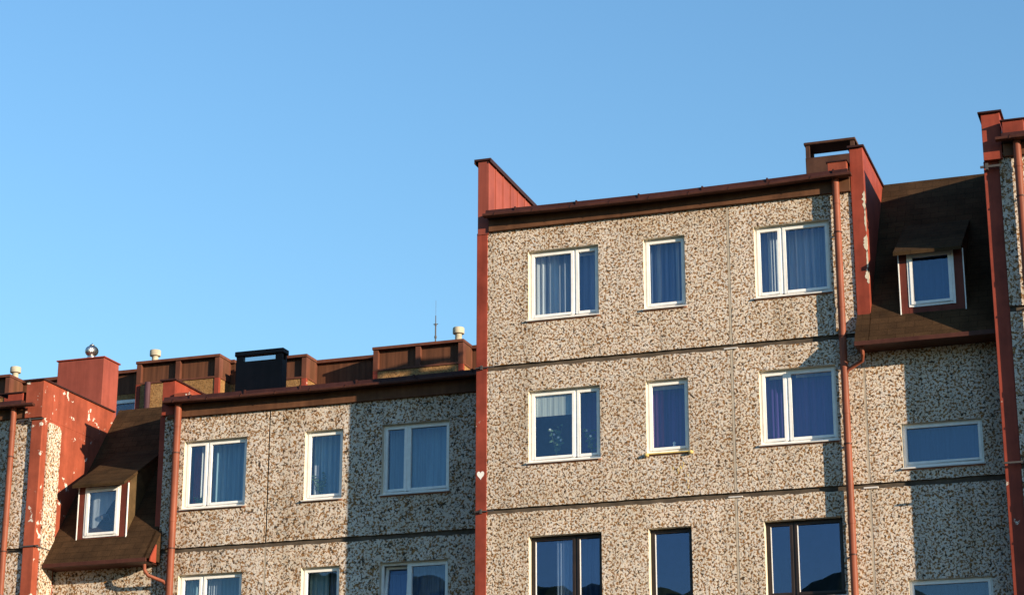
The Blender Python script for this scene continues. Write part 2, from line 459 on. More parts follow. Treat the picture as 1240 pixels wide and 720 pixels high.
def roof_edge(parent, x0, x1, y, zg, gl, gr, fx0=None, fx1=None, sag=.03, fb=.23, out=.32):
    """flat box gutter along the overhanging roof slab, dark soffit under it, fascia board on the wall,
    folded metal edge above. zg = lower edge of the gutter"""
    fx0 = x0 if fx0 is None else fx0; fx1 = x1 if fx1 is None else fx1
    b = MB(); b.box(fx0, fx1, y - .07, y + .02, zg - fb, zg + .05)
    b.build('fascia', 'fascia', parent, bevel=.004)
    b = MB(); b.box(fx0, fx1, y - out + .10, y - .071, zg + .004, zg + .03); b.build('soffit', 'black', parent)
    n = 26; yo = y - out
    ring = [(yo, .055), (yo - .008, .045), (yo - .004, .008), (yo + .01, 0.0), (yo + .11, -.004), (yo + .11, .05), (yo + .104, .05), (yo + .104, .004), (yo + .012, .008), (yo + .006, .055)]
    b = MB(); rows = []; k = len(ring)
    for i in range(n + 1):
        t = i / n; x = gl + (gr - gl) * t; dz = -sag * math.sin(math.pi * t) + .004 * math.sin(t * 23)
        rows.append(len(b.v)); b.v += [(x, py, zg + pz + dz) for py, pz in ring]
    for i in range(n):
        for j in range(k):
            l = (j + 1) % k
            b.f.append((rows[i] + j, rows[i] + l, rows[i + 1] + l, rows[i + 1] + j)); b.m.append(0)
    for q in (rows[0], rows[-1]): b.f.append(tuple(q + j for j in (1, 2, 3, 4, 5))); b.m.append(0)
    q = gl + .25                                # brackets over the lip
    while q < gr - .1:
        t = (q - gl) / (gr - gl); dz = -sag * math.sin(math.pi * t)
        b.box(q - .012, q + .012, yo - .014, yo + .12, zg + .05 + dz, zg + .062 + dz)
        b.box(q - .012, q + .012, yo - .014, yo - .008, zg + .0 + dz, zg + .062 + dz)
        q += .78
    b.build('gutter', 'gutter', parent)
    b = MB(); m_ = 12; rows = []                # folded metal edge of the roof above the gutter
    prof = [(yo + .05, .035), (yo + .075, .145), (y + .5, .175), (y + .5, .07), (yo + .14, .035)]
    for i in range(m_ + 1):
        t = i / m_; x = fx0 + (fx1 - fx0) * t; dz = -.8 * sag * math.sin(math.pi * t)
        rows.append(len(b.v)); b.v += [(x, py, zg + pz + dz) for py, pz in prof]
    for i in range(m_):
        for j in range(5):
            l = (j + 1) % 5
            b.f.append((rows[i] + j, rows[i] + l, rows[i + 1] + l, rows[i + 1] + j)); b.m.append(0)
    for q in (rows[0], rows[-1]): b.f.append(tuple(q + j for j in range(5))); b.m.append(0)
    q = fx0 + .6
    while q < fx1 - .1:
        dz = -.8 * sag * math.sin(math.pi * (q - fx0) / (fx1 - fx0))
        b.box(q, q + .03, yo + .045, yo + .2, zg + .06 + dz, zg + .158 + dz); q += 1.25
    b.build('roof_edge', 'flash', parent)

def downpipe(parent, x, y, z0, z1, d, extra=None, top=None):
    b = MB(); r = d / 2
    pts = [(x, y, z0), (x, y, z1 - .12)]
    pts += [(x, y, z1)]
    b.tube(pts, r, 18)
    z = z1 - .5
    while z > z0:
        b.tube([(x, y, z), (x, y, z + .09)], r + .007, 18)       # sleeve
        z -= 2.0
    if extra: b.tube(extra, .037, 14)
    o = b.build('downpipe', 'pipe', parent, smooth=True)
    m = o.modifiers.new('edges', 'EDGE_SPLIT'); m.split_angle = R(50)
    c = MB(); z = z1 - 1.05
    while z > z0:
        c.tube([(x, y, z - .012), (x, y, z + .012)], r + .012, 18)
        c.box(x - .015, x + .015, y + r, y + r + .07, z - .012, z + .012); z -= 2.0
    c.pieces('pipe_bracket', 'gutter', o, join=.005)
    return o

# ---------------------------------------------------------------- levels and planes (metres)
# facade planes, Y: C = 0, stair section right of C = 0, D = -0.77, B and its stair section = 1.36, A = 0.6
YA, YB, YC, YD = .6, 1.36, 0.0, -.77
S = 2.8
J2 = 9.60                      # joint height shared by all blocks
# ================================================================ BLOCK C: the tall block in the middle
bc = thing('apartment_building', 'tall pebble-dashed block in the middle with three window columns and a brown shingled stair bay', 'apartment building', (-9.0, 4, 0), 'attached apartment blocks of the front row')
c1, c2, c3 = (-12.36, -10.94), (-10.045, -9.23), (-7.89, -6.47)
ct, cb = 14.64, 13.24
holes = []
for r in range(3):
    for c in (c1, c2, c3): holes.append((c[0], c[1], cb - S * r, ct - S * r))
vj = -8.385
wall(bc, -13.2, -5.98, 0, 15.22, YC, holes, [J2 + S, J2, J2 - S, J2 - 2 * S],
     [(vj, .024, 0, 15.3, 3, .004), (vj - .028, .004, 0, 15.3, 4, .03)], label='pebble-dashed front with brown joints')
m2 = (-5.305, -3.83)
holes2 = [(-5.34, -3.92, 9.83, 10.63), (-5.36, -3.92, 7.03, 7.83)]
wall(bc, -5.98, -3.25, 0, 12.2, YC, holes2, [J2, J2 - S], [(-5.955, .025, 0, 12.0, 3, .004), (-5.99 + .004, .006, 0, 12, 4, .03)], name='stair_wall')
# interior and rear shell
b = MB(); b.box(-13.2, -6.0, 1.0, 8.4, 0, 15.2); b.box(-5.99, -3.3, 1.0, 8.4, 0, 11.9); b.build('core', 'interior', bc)
b = MB(); b.box(-13.38, -13.2, .3, 8.5, 0, 15.3); b.box(-13.2, -3.25, 8.41, 8.5, 0, 15.25); b.build('rear_wall', 'agg', bc)
# windows of C
cw = [  # row, col, split, curtains
    (0, c1, .645, [(0.0, .62, 0, 1, 'net', {'per': .11, 'd': .2, 'amp': .03}), (0, .16, 0, 1, 'net_white_lit', {'d': .13, 'per': .09}), (.2, .36, 0, 1, 'net_white_lit', {'d': .15, 'per': .08}), (.62, 1, 0, 1, 'net_blue', {'d': .2}), (.66, .99, .93, 1, 'blind', {'name': 'blind', 'd': .09, 'amp': .001})], None),  # paler strips put the sunlight on the net into its colour
    (0, c2, None, [(0, 1, 0, 1, 'net_blue', {'per': .12, 'amp': .03}), (.2, .32, 0, 1, 'net', {'d': .14}), (.7, .8, 0, 1, 'net', {'d': .14})], None),
    (0, c3, .355, [(0, .2, 0, 1, 'net_blue', {}), (.12, .26, 0, 1, 'net_white_lit', {'d': .14, 'per': .07}), (.22, .40, 0, 1, 'net_blue', {}), (.4, 1, 0, 1, 'net', {'per': .14, 'd': .2, 'amp': .03})], None),
    (1, c1, .645, [(.05, .62, .66, 1, 'blind', {'name': 'blind', 'd': -.01, 'amp': .002}), (.66, 1, 0, 1, 'indigo', {'d': .3})], None),
    (1, c2, None, [(.02, .3, .12, .97, 'purple', {'d': .14, 'per': .1}), (.28, 1, 0, .97, 'indigo', {'d': .2, 'per': .09, 'amp': .012}), (.05, .95, .92, .98, 'blind', {'name': 'blind', 'd': .09, 'amp': .001})], 'foam'),
    (1, c3, .355, [(0, .42, 0, .96, 'indigo', {'per': .08, 'amp': .014}), (.4, 1, 0, .97, 'indigo', {'per': .19, 'amp': .014}), (.08, .3, .93, .99, 'blind', {'name': 'blind', 'd': .09, 'amp': .001}), (.45, .94, .93, .99, 'blind', {'name': 'blind', 'd': .09, 'amp': .001})], None),
    (2, c1, .62, [(.32, .56, 0, .97, 'net_white_lit', {'d': .02, 'per': .07, 'amp': .014}), (.64, 1, 0, 1, 'net_blue', {'d': .22})], None),
    (2, c2, None, [], None),
    (2, c3, .355, [], None),
]
labs = {6: 'dark brown framed window with a pale curtain', 7: 'single dark brown framed window', 8: 'dark brown framed window by the downpipe', 3: 'white window with a cream blind half down', 4: 'single white window with a yellow foamed sill'}
for i, (r, c, sp, cu, sl) in enumerate(cw):
    dark = r == 2
    window(bc, c[0], c[1], cb - S * r, ct - S * r, YC, sp, 'darkframe' if dark else 'pvc', .15 if dark else .10, cu,
           sl or 'sill', label=labs.get(i), fw=.045 if dark else .05, sw=.05 if dark else .055)
for i, h in enumerate(holes2):
    window(bc, h[0], h[1], h[2], h[3], YC, None, 'pvc', .07, [(0, 1, 0, 1, 'frost', {'amp': .003, 'd': .1, 'name': 'screen'})], 'sill', label='low wide stair window', sw=.045)
# firewall on the left, shared with B
b = MB(); b.box(-13.42, -13.2, -.02, 3.0, 0, 15.12)
f2 = b.build('firewall', 'red_chip', bc, bevel=.006, label='red strip at the left edge with a white heart painted on it')
b = MB()
b.box(-13.40, -13.17, -.035, 3.0, 15.08, 16.62)
for q in (.35, .8, 1.25, 1.7, 2.15): b.box(-13.172, -13.155, q, q + .02, 15.4, 16.62)   # standing seams
b.build('cladding', 'red_sheet', f2, bevel=.006)
b = MB(); b.box(-13.47, -13.12, -.07, 3.05, 16.62, 16.665); b.box(-13.47, -13.455, -.07, 3.05, 16.57, 16.63); b.box(-13.135, -13.12, -.07, 3.05, 16.58, 16.63)
b.build('cap', 'cap', f2, bevel=.004)
# heart
b = MB(); pts = []
for i in range(28):
    t = 2 * math.pi * i / 28
    hx = 16 * math.sin(t) ** 3; hz = 13 * math.cos(t) - 5 * math.cos(2 * t) - 2 * math.cos(3 * t) - math.cos(4 * t)
    pts.append((-13.315 + hx * .0046, -.0235, 10.27 + hz * .0058))
b.poly(pts); b.build('heart', 'white', f2)
b = MB()
for z in (12.36, 9.55): b.box(-13.43, -13.05, -.05, -.03, z, z + .02); b.box(-13.32, -13.28, -.06, -.02, z - .03, z + .05)
b.pieces('cable_clamp', 'iron', f2, join=.005)
# right-hand firewall above the stair roof
b = MB(); b.box(-6.02, -5.77, -.03, 2.55, 12.35, 15.97)
f3 = b.build('firewall', 'red', bc, bevel=.008, label='red parapet with peeling paint beside the shingled roof')
b = MB(); b.box(-6.05, -5.735, -.08, 2.58, 15.97, 16.01); b.build('cap', 'cap', f3, bevel=.004)
# peeled patch down its front right edge
b = MB(); rnd = random.Random(3)
def flake(b, y, xc, z0, z1, w, rnd, wrap=None, side=1):
    n = 14; L = []; Rr = []
    for i in range(n + 1):
        t = i / n; z = z0 + (z1 - z0) * t; e = math.sin(math.pi * t) ** .5
        L.append((xc - w * e * rnd.uniform(.4, 1.0), y, z)); Rr.append((xc + w * e * rnd.uniform(.3, .9), y, z))
    for i in range(n): b.quad(L[i], Rr[i], Rr[i + 1], L[i + 1])
for z0, z1, w in ((14.72, 15.1, .045), (14.3, 14.8, .022), (13.92, 14.25, .05), (13.5, 13.95, .025), (13.3, 13.62, .045)):
    n = 12; P = []
    for i in range(n + 1):
        t = i / n; e = max(.12, math.sin(math.pi * t) ** .6); P.append((z0 + (z1 - z0) * t, w * e * rnd.uniform(.5, 1.6)))
    for (za, wa), (zb, wb) in zip(P, P[1:]):
        b.quad((-5.771 - wa, -.0325, za), (-5.771, -.0325, za), (-5.771, -.0325, zb), (-5.771 - wb, -.0325, zb))
        b.quad((-5.7675, -.03, za), (-5.7675, -.03 + wa * .8, za), (-5.7675, -.03 + wb * .8, zb), (-5.7675, -.03, zb))
b.pieces('bare_plaster', 'reveal', f3, join=.004, fix=False)
roof_edge(bc, -13.16, -6.03, YC, 15.355, -13.2, -5.96, -13.16, -6.03, sag=.05, fb=.235)
b = MB(); b.box(-6.42, -6.06, -.15, .16, 15.47, 15.69); b.build('end_block', 'red_peel', bc, bevel=.01)
b = MB(); b.box(-6.44, -6.04, -.17, .18, 15.69, 15.715); b.build('end_block_cap', 'cap', bc)
b = MB(); b.box(-13.2, -6.02, .45, 8.5, 15.25, 15.5)
roofc = b.build('roof', 'felt', bc)
downpipe(bc, -6.285, -.13, 0, 15.36, .135, [(-5.90, -.40, 12.02), (-5.90, -.38, 11.88), (-5.93, -.24, 11.80), (-6.22, -.14, 11.67), (-6.285, -.13, 11.52)], top=True)
def slot_chimney(parent, x0, x1, y0, y1, z0, zs, zt, mat, p=.085, back=None, lid=.05):
    """sheet-clad chimney whose top is an open slot: corner posts under a flat cover"""
    b = MB(); b.box(x0, x1, y0, y1, z0, zs)
    yb = back or y1
    for xa, xb in ((x0, x0 + p), (x1 - p, x1)):
        b.box(xa, xb, y0, y0 + .06, zs, zt); b.box(xa, xb, yb - .06, yb, zs, zt)
    o = b.build('chimney', mat, parent, bevel=.006)
    b = MB(); b.box(x0 - .03, x1 + .03, y0 - .03, yb + .03, zt, zt + lid)
    b.build('chimney_cover', mat, parent, bevel=.015)
    return o
slot_chimney(roofc, -7.42, -6.42, 3.1, 3.62, 15.4, 17.09, 17.37, 'chim', lid=.06)
# mansard stair roof with its dormer. rel heights are for block C; dz shifts them
def mansard(parent, xl, xr, yp, dz, xe0, xe1, xlow, side, wl, wr, wx0, wx1, curtains):
    def rz(y): return 1.42 * (y + .12) + 12.61 + dz
    ye, yt = -.5, 2.29
    b = MB()
    prof = [(yp + ye, rz(ye)), (yp + yt, rz(yt)), (yp + 8.0, rz(yt) + .05), (yp + 8.0, rz(yt) - .2), (yp + yt + .05, rz(yt) - .22), (yp + ye + .06, rz(ye) - .03)]
    b.prism_x(prof, xl, xr)
    # the lowest courses run past the end of the firewall
    low = [(yp + ye, rz(ye)), (yp - .045, rz(-.045)), (yp - .045, rz(ye) - .03), (yp + ye + .06, rz(ye) - .03)]
    b.prism_x(low, *xlow)
    rf = b.build('stair_roof', 'shingle', parent)
    b = MB(); b.prism_x([(yp + ye - .03, rz(ye) - .07), (yp + ye - .03, rz(ye) + .012), (yp + ye + .012, rz(ye) + .012), (yp + ye + .012, rz(ye) - .035), (yp + .02, rz(ye) - .035), (yp + .02, rz(ye) - .07)], xe0, xe1)
    q = MB()
    b.build('eave_board', 'gutter', rf, bevel=.005)
    # ridge flashing
    # dormer
    yf = yp - .1; zt = 13.83 + dz; zb = rz(-.1)
    s = .62
    xa, xb = wx0 - .14, wx1 + .16
    # front frame boards around the window
    b = MB()
    b.box(xa, wx0, yf, yf + .08, zb - .02, zt); b.box(wx1, xb, yf, yf + .08, zb - .02, zt)
    b.box(wx0, wx1, yf, yf + .08, wr, zt); b.box(wx0, wx1, yf, yf + .08, zb - .02, wl)
    df = b.build('dormer', 'dormer', rf, bevel=.004)
    # cheeks: shingled side walls back to the roof slope
    def shed(y): return zt + .02 + s * (y - (-.1))
    ym = (zt + .02 + s * .1 - (12.61 + dz + 1.42 * .12)) / (1.42 - s)
    for x0, x1 in ((xa + .005, xa + .06), (xb - .06, xb - .005)):
        b = MB(); b.prism_x([(yf + .081, zb - .02), (yf + .081, zt), (yp + ym, shed(ym)), (yp + ym, shed(ym) - .1)], x0, x1)
        b.build('dormer_cheek', 'cheek', rf)
    b = MB(); yo = -.30
    b.prism_x([(yp + yo, shed(yo) + .03), (yp + ym + .05, shed(ym + .05) + .03), (yp + ym + .05, shed(ym + .05) - .05), (yp + yo, shed(yo) - .035)], xa - .07, xb + .015)
    b.build('dormer_roof', 'shingle_dark', rf)
    b = MB()
    for x in (xa - .022, xb + .002): b.box(x, x + .02, yf - .012, yf + .022, zb - .05, zt - .06)
    b.pieces('corner_trim', 'white', rf, bevel=.003)
    b = MB(); b.box(wx0 - .02, wx1 + .02, yf + .5, yf + .52, wl, wr + .02); b.build('dormer_back', 'interior', rf)
    window(parent, wx0, wx1, wl, wr, yf - .03, None, 'pvc', .02, curtains, None, label='small white dormer window', fw=.055, sw=.055)
    return rf
mansard(bc, -5.775, -3.5, YC, 0, -6.02, -3.53, (-6.02, -5.76), -1, 12.75, 13.78, -5.06, -4.22, [(0, 1, 0, 1, 'frost', {'amp': .003, 'd': .12, 'name': 'screen'})])
# tabs at the crossings of the joints
b = MB()
for z in (J2 + S - .085, J2 - .085): b.box(vj - .14, vj + .12, -.022, .03, z - .012, z + .012)
b.box(-6.06, -5.8, -.022, .03, J2 - .1, J2 - .07)
b.pieces('joint_flashing', 'sill', bc, bevel=.003)
# yellow foam drips below the foamed sill
b = MB(); rnd = random.Random(12)
def blob(b, x, z, w, h, y=-.003):
    pts = []
    for i in range(14):
        t = 2 * math.pi * i / 14; q = rnd.uniform(.55, 1.0)
        pts.append((x + w * q * math.cos(t), y, z + h * q * math.sin(t)))
    b.poly(pts)
for k in range(9): blob(b, -9.45 + rnd.gauss(0, .07), 10.12 + rnd.gauss(0, .06), rnd.uniform(.01, .028), rnd.uniform(.015, .04), -.003 - k * .0004)
for k in range(4): blob(b, -9.27, 9.98 - .11 * k, .012, .04, -.012 - k * .0004)
b.pieces('foam_stain', 'foam', bc, join=.001, fix=False)
b = MB()
for x in (c2[0] - .03, c2[1] + .0): b.lathe(x + .03, -.035, [(.01, 10.37), (.045, 10.385), (.05, 10.41), (.02, 10.44)], 10)
b.pieces('foam_lump', 'foam', bc, smooth=True)

# ================================================================ BLOCK B: lower block left of C
bb = thing('apartment_building', 'lower pebble-dashed block with a black chimney, its right half shaded by the tall block', 'apartment building', (-17.0, 5, 0), 'attached apartment blocks of the front row')
b1, b2, b3 = (-20.378, -18.94), (-17.627, -16.79), (-15.93, -14.48)
bt, bo = 11.775, 10.34
holes = [(c[0], c[1], bo - S * r, bt - S * r) for r in range(2) for c in (b1, b2, b3)]
vb = -18.44
wall(bb, -20.86, -13.43, 0, 12.42, YB, holes, [J2 - .06, J2 - .06 - S, J2 - .06 - 2 * S],
     [(vb, .018, 9.54, 12.5, 4, .04), (vb, .024, 0, 9.45, 3, .004)], label='pebble-dashed front, right half in shadow')
wall(bb, -23.33, -20.86, 0, 9.4, YB, [], [J2 - S], [(-20.88, .012, 0, 9.4, 4, .03)], name='stair_wall')
b = MB(); b.box(-20.8, -13.45, 2.3, 8.4, 0, 12.3); b.box(-23.3, -20.81, 2.3, 8.4, 0, 9.1); b.build('core', 'interior', bb)
bw = [
    (0, b1, .36, [(0, .2, 0, 1, 'maroon', {'d': .25, 'per': .1}), (.17, .30, 0, 1, 'net_white_lit', {'d': .15, 'per': .08, 'slant': 0}), (.34, 1, 0, 1, 'net_teal', {'d': .2, 'amp': .03})]),
    (0, b2, None, [(0, 1, 0, 1, 'net_teal', {'d': .2, 'amp': .03}), (.05, .2, 0, .55, 'net', {'d': .14, 'per': .08})]),
    (0, b3, .36, [(0, 1, 0, 1, 'net_teal', {'d': .2, 'amp': .02, 'per': .16})]),
    (1, b1, .36, [(0, .34, 0, 1, 'net_teal', {'d': .16, 'per': .09}), (.34, 1, 0, 1, 'net_teal', {'d': .22}), (.38, .6, 0, 1, 'net', {'d': .15, 'per': .07})]),
    (1, b2, None, [(0, .55, 0, 1, 'net_teal', {'d': .2}), (.55, 1, 0, 1, 'net_blue', {'d': .25})]),
    (1, b3, .40, [(0, .4, 0, .9, 'net_blue', {'d': .3, 'per': .08}), (.4, 1, .2, 1, 'net_blue', {'d': .2})]),
]
for i, (r, c, sp, cu) in enumerate(bw):
    window(bb, c[0], c[1], bo - S * r, bt - S * r, YB, sp, 'pvc', .10, cu, 'sill', tilt=0 if i == 5 else None,
           label={0: 'white window with maroon and white curtains', 5: 'white window with its narrow sash tilted open'}.get(i), sillw=.06)
roof_edge(bb, -20.78, -13.44, YB, 12.55, -20.78, -13.44, -20.78, -13.44, sag=.02, fb=.26)
b = MB(); b.box(-20.62, -20.24, YB - .13, YB + .16, 12.66, 12.80); b.build('end_block', 'red_peel', bb, bevel=.01)
b = MB(); b.box(-20.6, -13.44, YB + .45, 8.5, 12.45, 12.7)
roofb = b.build('roof', 'felt', bb)
slot_chimney(roofb, -20.17, -19.06, 3.15, 3.39, 12.6, 13.93, 14.06, 'black', p=.17, lid=.11)
b = MB(); b.box(-20.0, -19.23, 3.20, 3.21, 13.932, 14.058); b.build('chimney_louvre', 'polished', roofb)
def step_firewall(parent, lx0, lx1, ux0, ux1, y, z0, zm, zt, depth, mat, lowmat):
    b = MB(); b.box(lx0, lx1, y, y + depth, z0, zm); o = b.build('firewall', lowmat, parent, bevel=.006)
    b = MB(); b.box(ux0, ux1, y - .11, y + depth, zm - .02, zt - .035); b.build('cladding', mat, o, bevel=.006)
    b = MB(); b.box(ux0 - .05, ux1 + .04, y - .16, y + depth + .04, zt - .035, zt); b.build('cap', 'cap', o, bevel=.004)
    return o
step_firewall(bb, -21.0, -20.83, -20.92, -20.63, YB + .035, 9.6, 12.38, 13.13, 2.6, 'red', 'red')
downpipe(bb, -20.5, YB - .13, 0, 12.56, .15, [(-20.92, YB - .46, 9.16), (-20.92, YB - .44, 9.04), (-20.88, YB - .36, 8.94), (-20.62, YB - .16, 8.83), (-20.52, YB - .115, 8.7), (-20.5, YB - .13, 8.55)], top=True)
mansard(bb, -23.3, -20.9, YB, -2.8, -23.26, -20.86, (-20.95, -20.78), 1, 9.86, 10.92, -22.60, -21.76, [(0, .75, 0, 1, 'net', {'d': .14, 'slant': 1.45, 'per': .3, 'amp': .01})])

b = MB(); b.prism_x([(YB - .53, 9.20), (YB - .5, 9.30), (YB - .30, 9.58), (YB - .28, 9.58), (YB - .28, 9.20)], -20.778, -20.755); b.build('eave_end', 'red', bb)

# ================================================================ BLOCK A: far left
ba = thing('apartment_building', 'leftmost block with peeling bright red side wall and steel ball vent on its red chimney', 'apartment building', (-25.5, 4.5, 0), 'attached apartment blocks of the front row')
ha = [(x, x + w_, 10.34 - S * q, 11.775 - S * q) for q in range(2) for x, w_ in ((-25.74, 1.42), (-27.9, .82), (-29.9, 1.2))]
wall(ba, -30.0, -23.57, 0, 12.45, YA, [(max(h[0], -29.85), *h[1:]) for h in ha], [J2, J2 - S, J2 - 2 * S], [], label='pebble-dashed front strip')
b = MB(); b.box(-29.98, -23.6, YA + 1.2, 8.4, 0, 12.45); b.build('core', 'interior', ba)
b = MB(); b.box(-23.57, -23.31, YA - .06, 3.42, 0, 12.36)
fa = b.build('side_wall', 'red_peel', ba, bevel=.006, label='bright red side wall with peeling paint')
b = MB(); b.box(-23.72, -23.305, YA - .11, 3.42, 12.34, 13.13); b.build('upper_side_wall', 'red_peel', fa, bevel=.006)
b = MB(); b.box(-23.76, -23.27, YA - .16, 3.46, 13.13, 13.165); b.build('cap', 'cap', fa, bevel=.004)
b = MB(); b.prism_x([(.76, 0), (.76, 12.27), (.84, 12.29), (1.18, 12.27), (1.27, 12.2), (1.27, 0)], -23.32, -23.28); b.build('side_panel', 'agg', fa)
b = MB()
b.box(-23.9, -23.27, YA - .09, YA - .065, 12.30, 12.325); b.box(-23.62, -23.58, YA - .1, YA - .05, 12.26, 12.37)
b.box(-23.66, -23.2, YA - .09, YA - .065, 9.60, 9.625); b.box(-23.30, -23.275, YA - .09, YA + .9, 9.60, 9.625)
b.pieces('cable_clamp', 'iron', fa, join=.005)
roof_edge(ba, -30.0, -23.73, YA, 12.56, -30.0, -23.42, -30, -23.73, sag=.0, fb=.2)
b = MB(); b.box(-24.17, -23.80, YA - .1, YA + .2, 12.68, 12.90); b.build('end_block', 'red', ba, bevel=.01)
b = MB(); b.box(-24.4, -23.78, YA - .13, YA + .22, 12.90, 12.925); b.build('end_block_cap', 'cap', ba)
b = MB(); b.box(-30.0, -23.33, YA + .45, 8.5, 12.45, 12.7); roofa = b.build('roof', 'felt', ba)
downpipe(ba, -23.98, YA - .13, 0, 12.57, .13, top=True)
b = MB(); b.box(-24.93, -23.74, 3.62, 4.30, 12.6, 14.50); ch = b.build('chimney', 'red_sheet', roofa, bevel=.01, label='tall red chimney')
b = MB(); b.box(-24.96, -23.71, 3.59, 4.33, 14.50, 14.53); b.build('chimney_cap', 'red', roofa, bevel=.004)
# rotating ball vent: ribbed globe of steel vanes on a short collar
b = MB(); cx, cy, cz, r = -24.30, 4.0, 14.80, .155
b.lathe(cx, cy, [(.10, 14.52), (.10, 14.66), (.085, 14.69)], 20)
nv = 24
for k in range(nv):
    a0 = 2 * math.pi * k / nv; prev = None
    for i in range(11):
        t = -1.25 + 2.5 * i / 10
        rr = r * math.cos(t); z = cz + r * .85 * math.sin(t)
        p = (cx + rr * math.cos(a0), cy + rr * math.sin(a0), z)
        q = (cx + rr * .9 * math.cos(a0 + .33), cy + rr * .9 * math.sin(a0 + .33), z)
        if prev: b.quad(prev[0], prev[1], q, p)
        prev = (p, q)
b.lathe(cx, cy, [(.06, cz + .135), (.055, cz + .15), (.012, cz + .165), (.01, cz + .19)], 16)
b.build('ball_vent', 'steel', roofa, smooth=True, fix=False)

for i, h in enumerate(ha):
    h = (max(h[0], -29.85), *h[1:])
    window(ba, *h, YA, .36 if h[1] - h[0] > 1 else None, 'pvc', .10, [(0, 1, 0, 1, ('net_teal', 'net', 'net_blue')[i % 3], {'d': .2, 'amp': .025})])

# ================================================================ BLOCK D: at the right edge
bd = thing('apartment_building', 'rightmost block cut off by the picture edge, with a red firewall and downpipe', 'apartment building', (0.5, 3.5, 0), 'attached apartment blocks of the front row')
hd = [(x, x + w_, cb - S * q, ct - S * q) for q in range(3) for x, w_ in ((-2.55, 1.42), (.2, .82), (1.9, 1.42))]
wall(bd, -3.23, 4.0, 0, 15.25, YD, hd, [J2 + S, J2, J2 - S, J2 - 2 * S], [], label='pebble-dashed front strip')
b = MB(); b.box(-3.2, 4.0, YD + 1.2, 8.4, 0, 15.25); b.build('core', 'interior', bd)
step_firewall(bd, -3.51, -3.23, -3.49, -3.16, YD + .035, 0, 15.14, 16.04, 3.0, 'red', 'red_chip')
b = MB(); b.box(-3.56, -3.2, YD - .08, YD - .05, 14.98, 15.02); b.box(-3.47, -3.42, YD - .09, YD - .03, 14.94, 15.06)
b.box(-3.53, -3.1, YD - .08, YD - .05, J2 - .01, J2 + .02)
b.pieces('cable_clamp', 'iron', bd, join=.005)
roof_edge(bd, -3.14, 4.0, YD, 15.39, -3.24, 4.0, -3.14, 4.0, sag=.0)
b = MB(); b.box(-3.12, -2.74, YD - .2, YD + .16, 15.52, 15.77); b.build('end_block', 'red', bd, bevel=.01)
b = MB(); b.box(-3.15, -2.71, YD - .23, YD + .18, 15.77, 15.795); b.build('end_block_cap', 'cap', bd)
b = MB(); b.box(-3.15, 4.0, YD + .45, 8.5, 15.3, 15.55); b.build('roof', 'felt', bd)
downpipe(bd, -2.89, YD - .13, 0, 15.40, .14, top=True)

for i, h in enumerate(hd):
    window(bd, *h, YD, .36 if h[1] - h[0] > 1 else None, 'pvc', .10, [(0, 1, 0, 1, ('net', 'net_blue', 'net_teal', 'net')[i % 4], {'d': .2, 'amp': .025})])

# ================================================================ rear block behind A and B, with brown bays
br = thing('apartment_building', 'brown boarded attic storey with tan pebble walls behind the lower roofs', 'apartment building', (-22, 12, 0))
def rear_section(x0, x1, top):
    b = MB(); b.box(x0, x1, 8.66, 14, 0, top - .62); b.build('wall', 'agg_tan', br)
    b = MB(); b.box(x0, x1, 8.65, 14, top - .62, top - .09); b.build('attic_wall', 'brown', br)
    b = MB(); b.box(x0, x1, 8.56, 14.1, top - .09, top - .005); return b.build('roof', 'brown_trim', br, bevel=.006)
r1 = rear_section(-36, -22.95, 15.70)
r2 = rear_section(-22.95, -12.0, 15.48)
def bay(x0, x1, top, n):
    y0, y1 = 8.0, 8.64
    b = MB()
    b.box(x0 + .02, x1 - .02, y0 + .02, y1, 12.0, top - .56)
    o = b.build('bay', 'agg_tan', br)
    b = MB(); p = .13
    b.box(x0, x1, y0 + .10, y1, top - .56, top - .06); b.build('bay_boards', 'brown', o)
    b = MB()
    b.box(x0 - .02, x1 + .02, y0 - .03, y1, top - .07, top)               # top
    b.box(x0 - .003, x1 + .003, y0 - .004, y1, top - .60, top - .55)      # bottom rail
    q = [x0 - .003, x1 - p + .003] + [x0 + (x1 - x0 - p) * i / n for i in range(1, n)]
    for x in q: b.box(x, x + p, y0 - .002, y0 + .10, top - .55, top - .07)
    b.box(x1 - .05, x1 + .002, y0 + .1, y0 + .2, top - .55, top - .07); b.box(x1 - .05, x1 + .002, y1 - .12, y1, top - .55, top - .07)
    b.build('bay_frame', 'brown_trim', o, bevel=.006)
    b = MB(); b.box(x0 + .0, x0 + .11, y0, y0 + .1, 12, top - .60); b.box(x1 - .12, x1 + .0, y0, y0 + .1, 12, top - .60); b.pieces('corner_strip', 'red_chip', o)
    return o
bay(-31.3, -29.02, 15.70, 2); bay(-25.37, -23.08, 15.70, 2); bay(-22.2, -20.73, 15.48, 1); bay(-18.98, -16.68, 15.48, 2)
b = MB(); b.tube([(-25.0, 7.93, 12), (-25.0, 7.93, 15.12)], .075, 12); b.build('downpipe', m_paint('purple_pipe', (.07, .03, .04), 0, seed=21), br)
b = MB(); b.tube([(-22.72, 8.5, 12), (-22.72, 8.5, 15.4)], .06, 12); b.build('downpipe', 'brown_trim', br)
window(br, -26.55, -25.62, 14.1, 14.92, 8.60, None, 'pvc', .0, [(0, 1, 0, 1, 'frost', {'amp': .003, 'd': .03, 'name': 'screen'})], None)
def mushroom(parent, x, y, z):
    b = MB()
    b.lathe(x, y, [(.12, z), (.11, z + .05), (.085, z + .07), (.08, z + .26), (.085, z + .27)], 16)
    b.lathe(x, y, [(.09, z + .26), (.135, z + .27), (.14, z + .28), (.14, z + .40), (.13, z + .42), (.02, z + .435)], 20)
    o = b.build('roof_vent', 'cement', parent, smooth=True)
    m = o.modifiers.new('edges', 'EDGE_SPLIT'); m.split_angle = R(40)
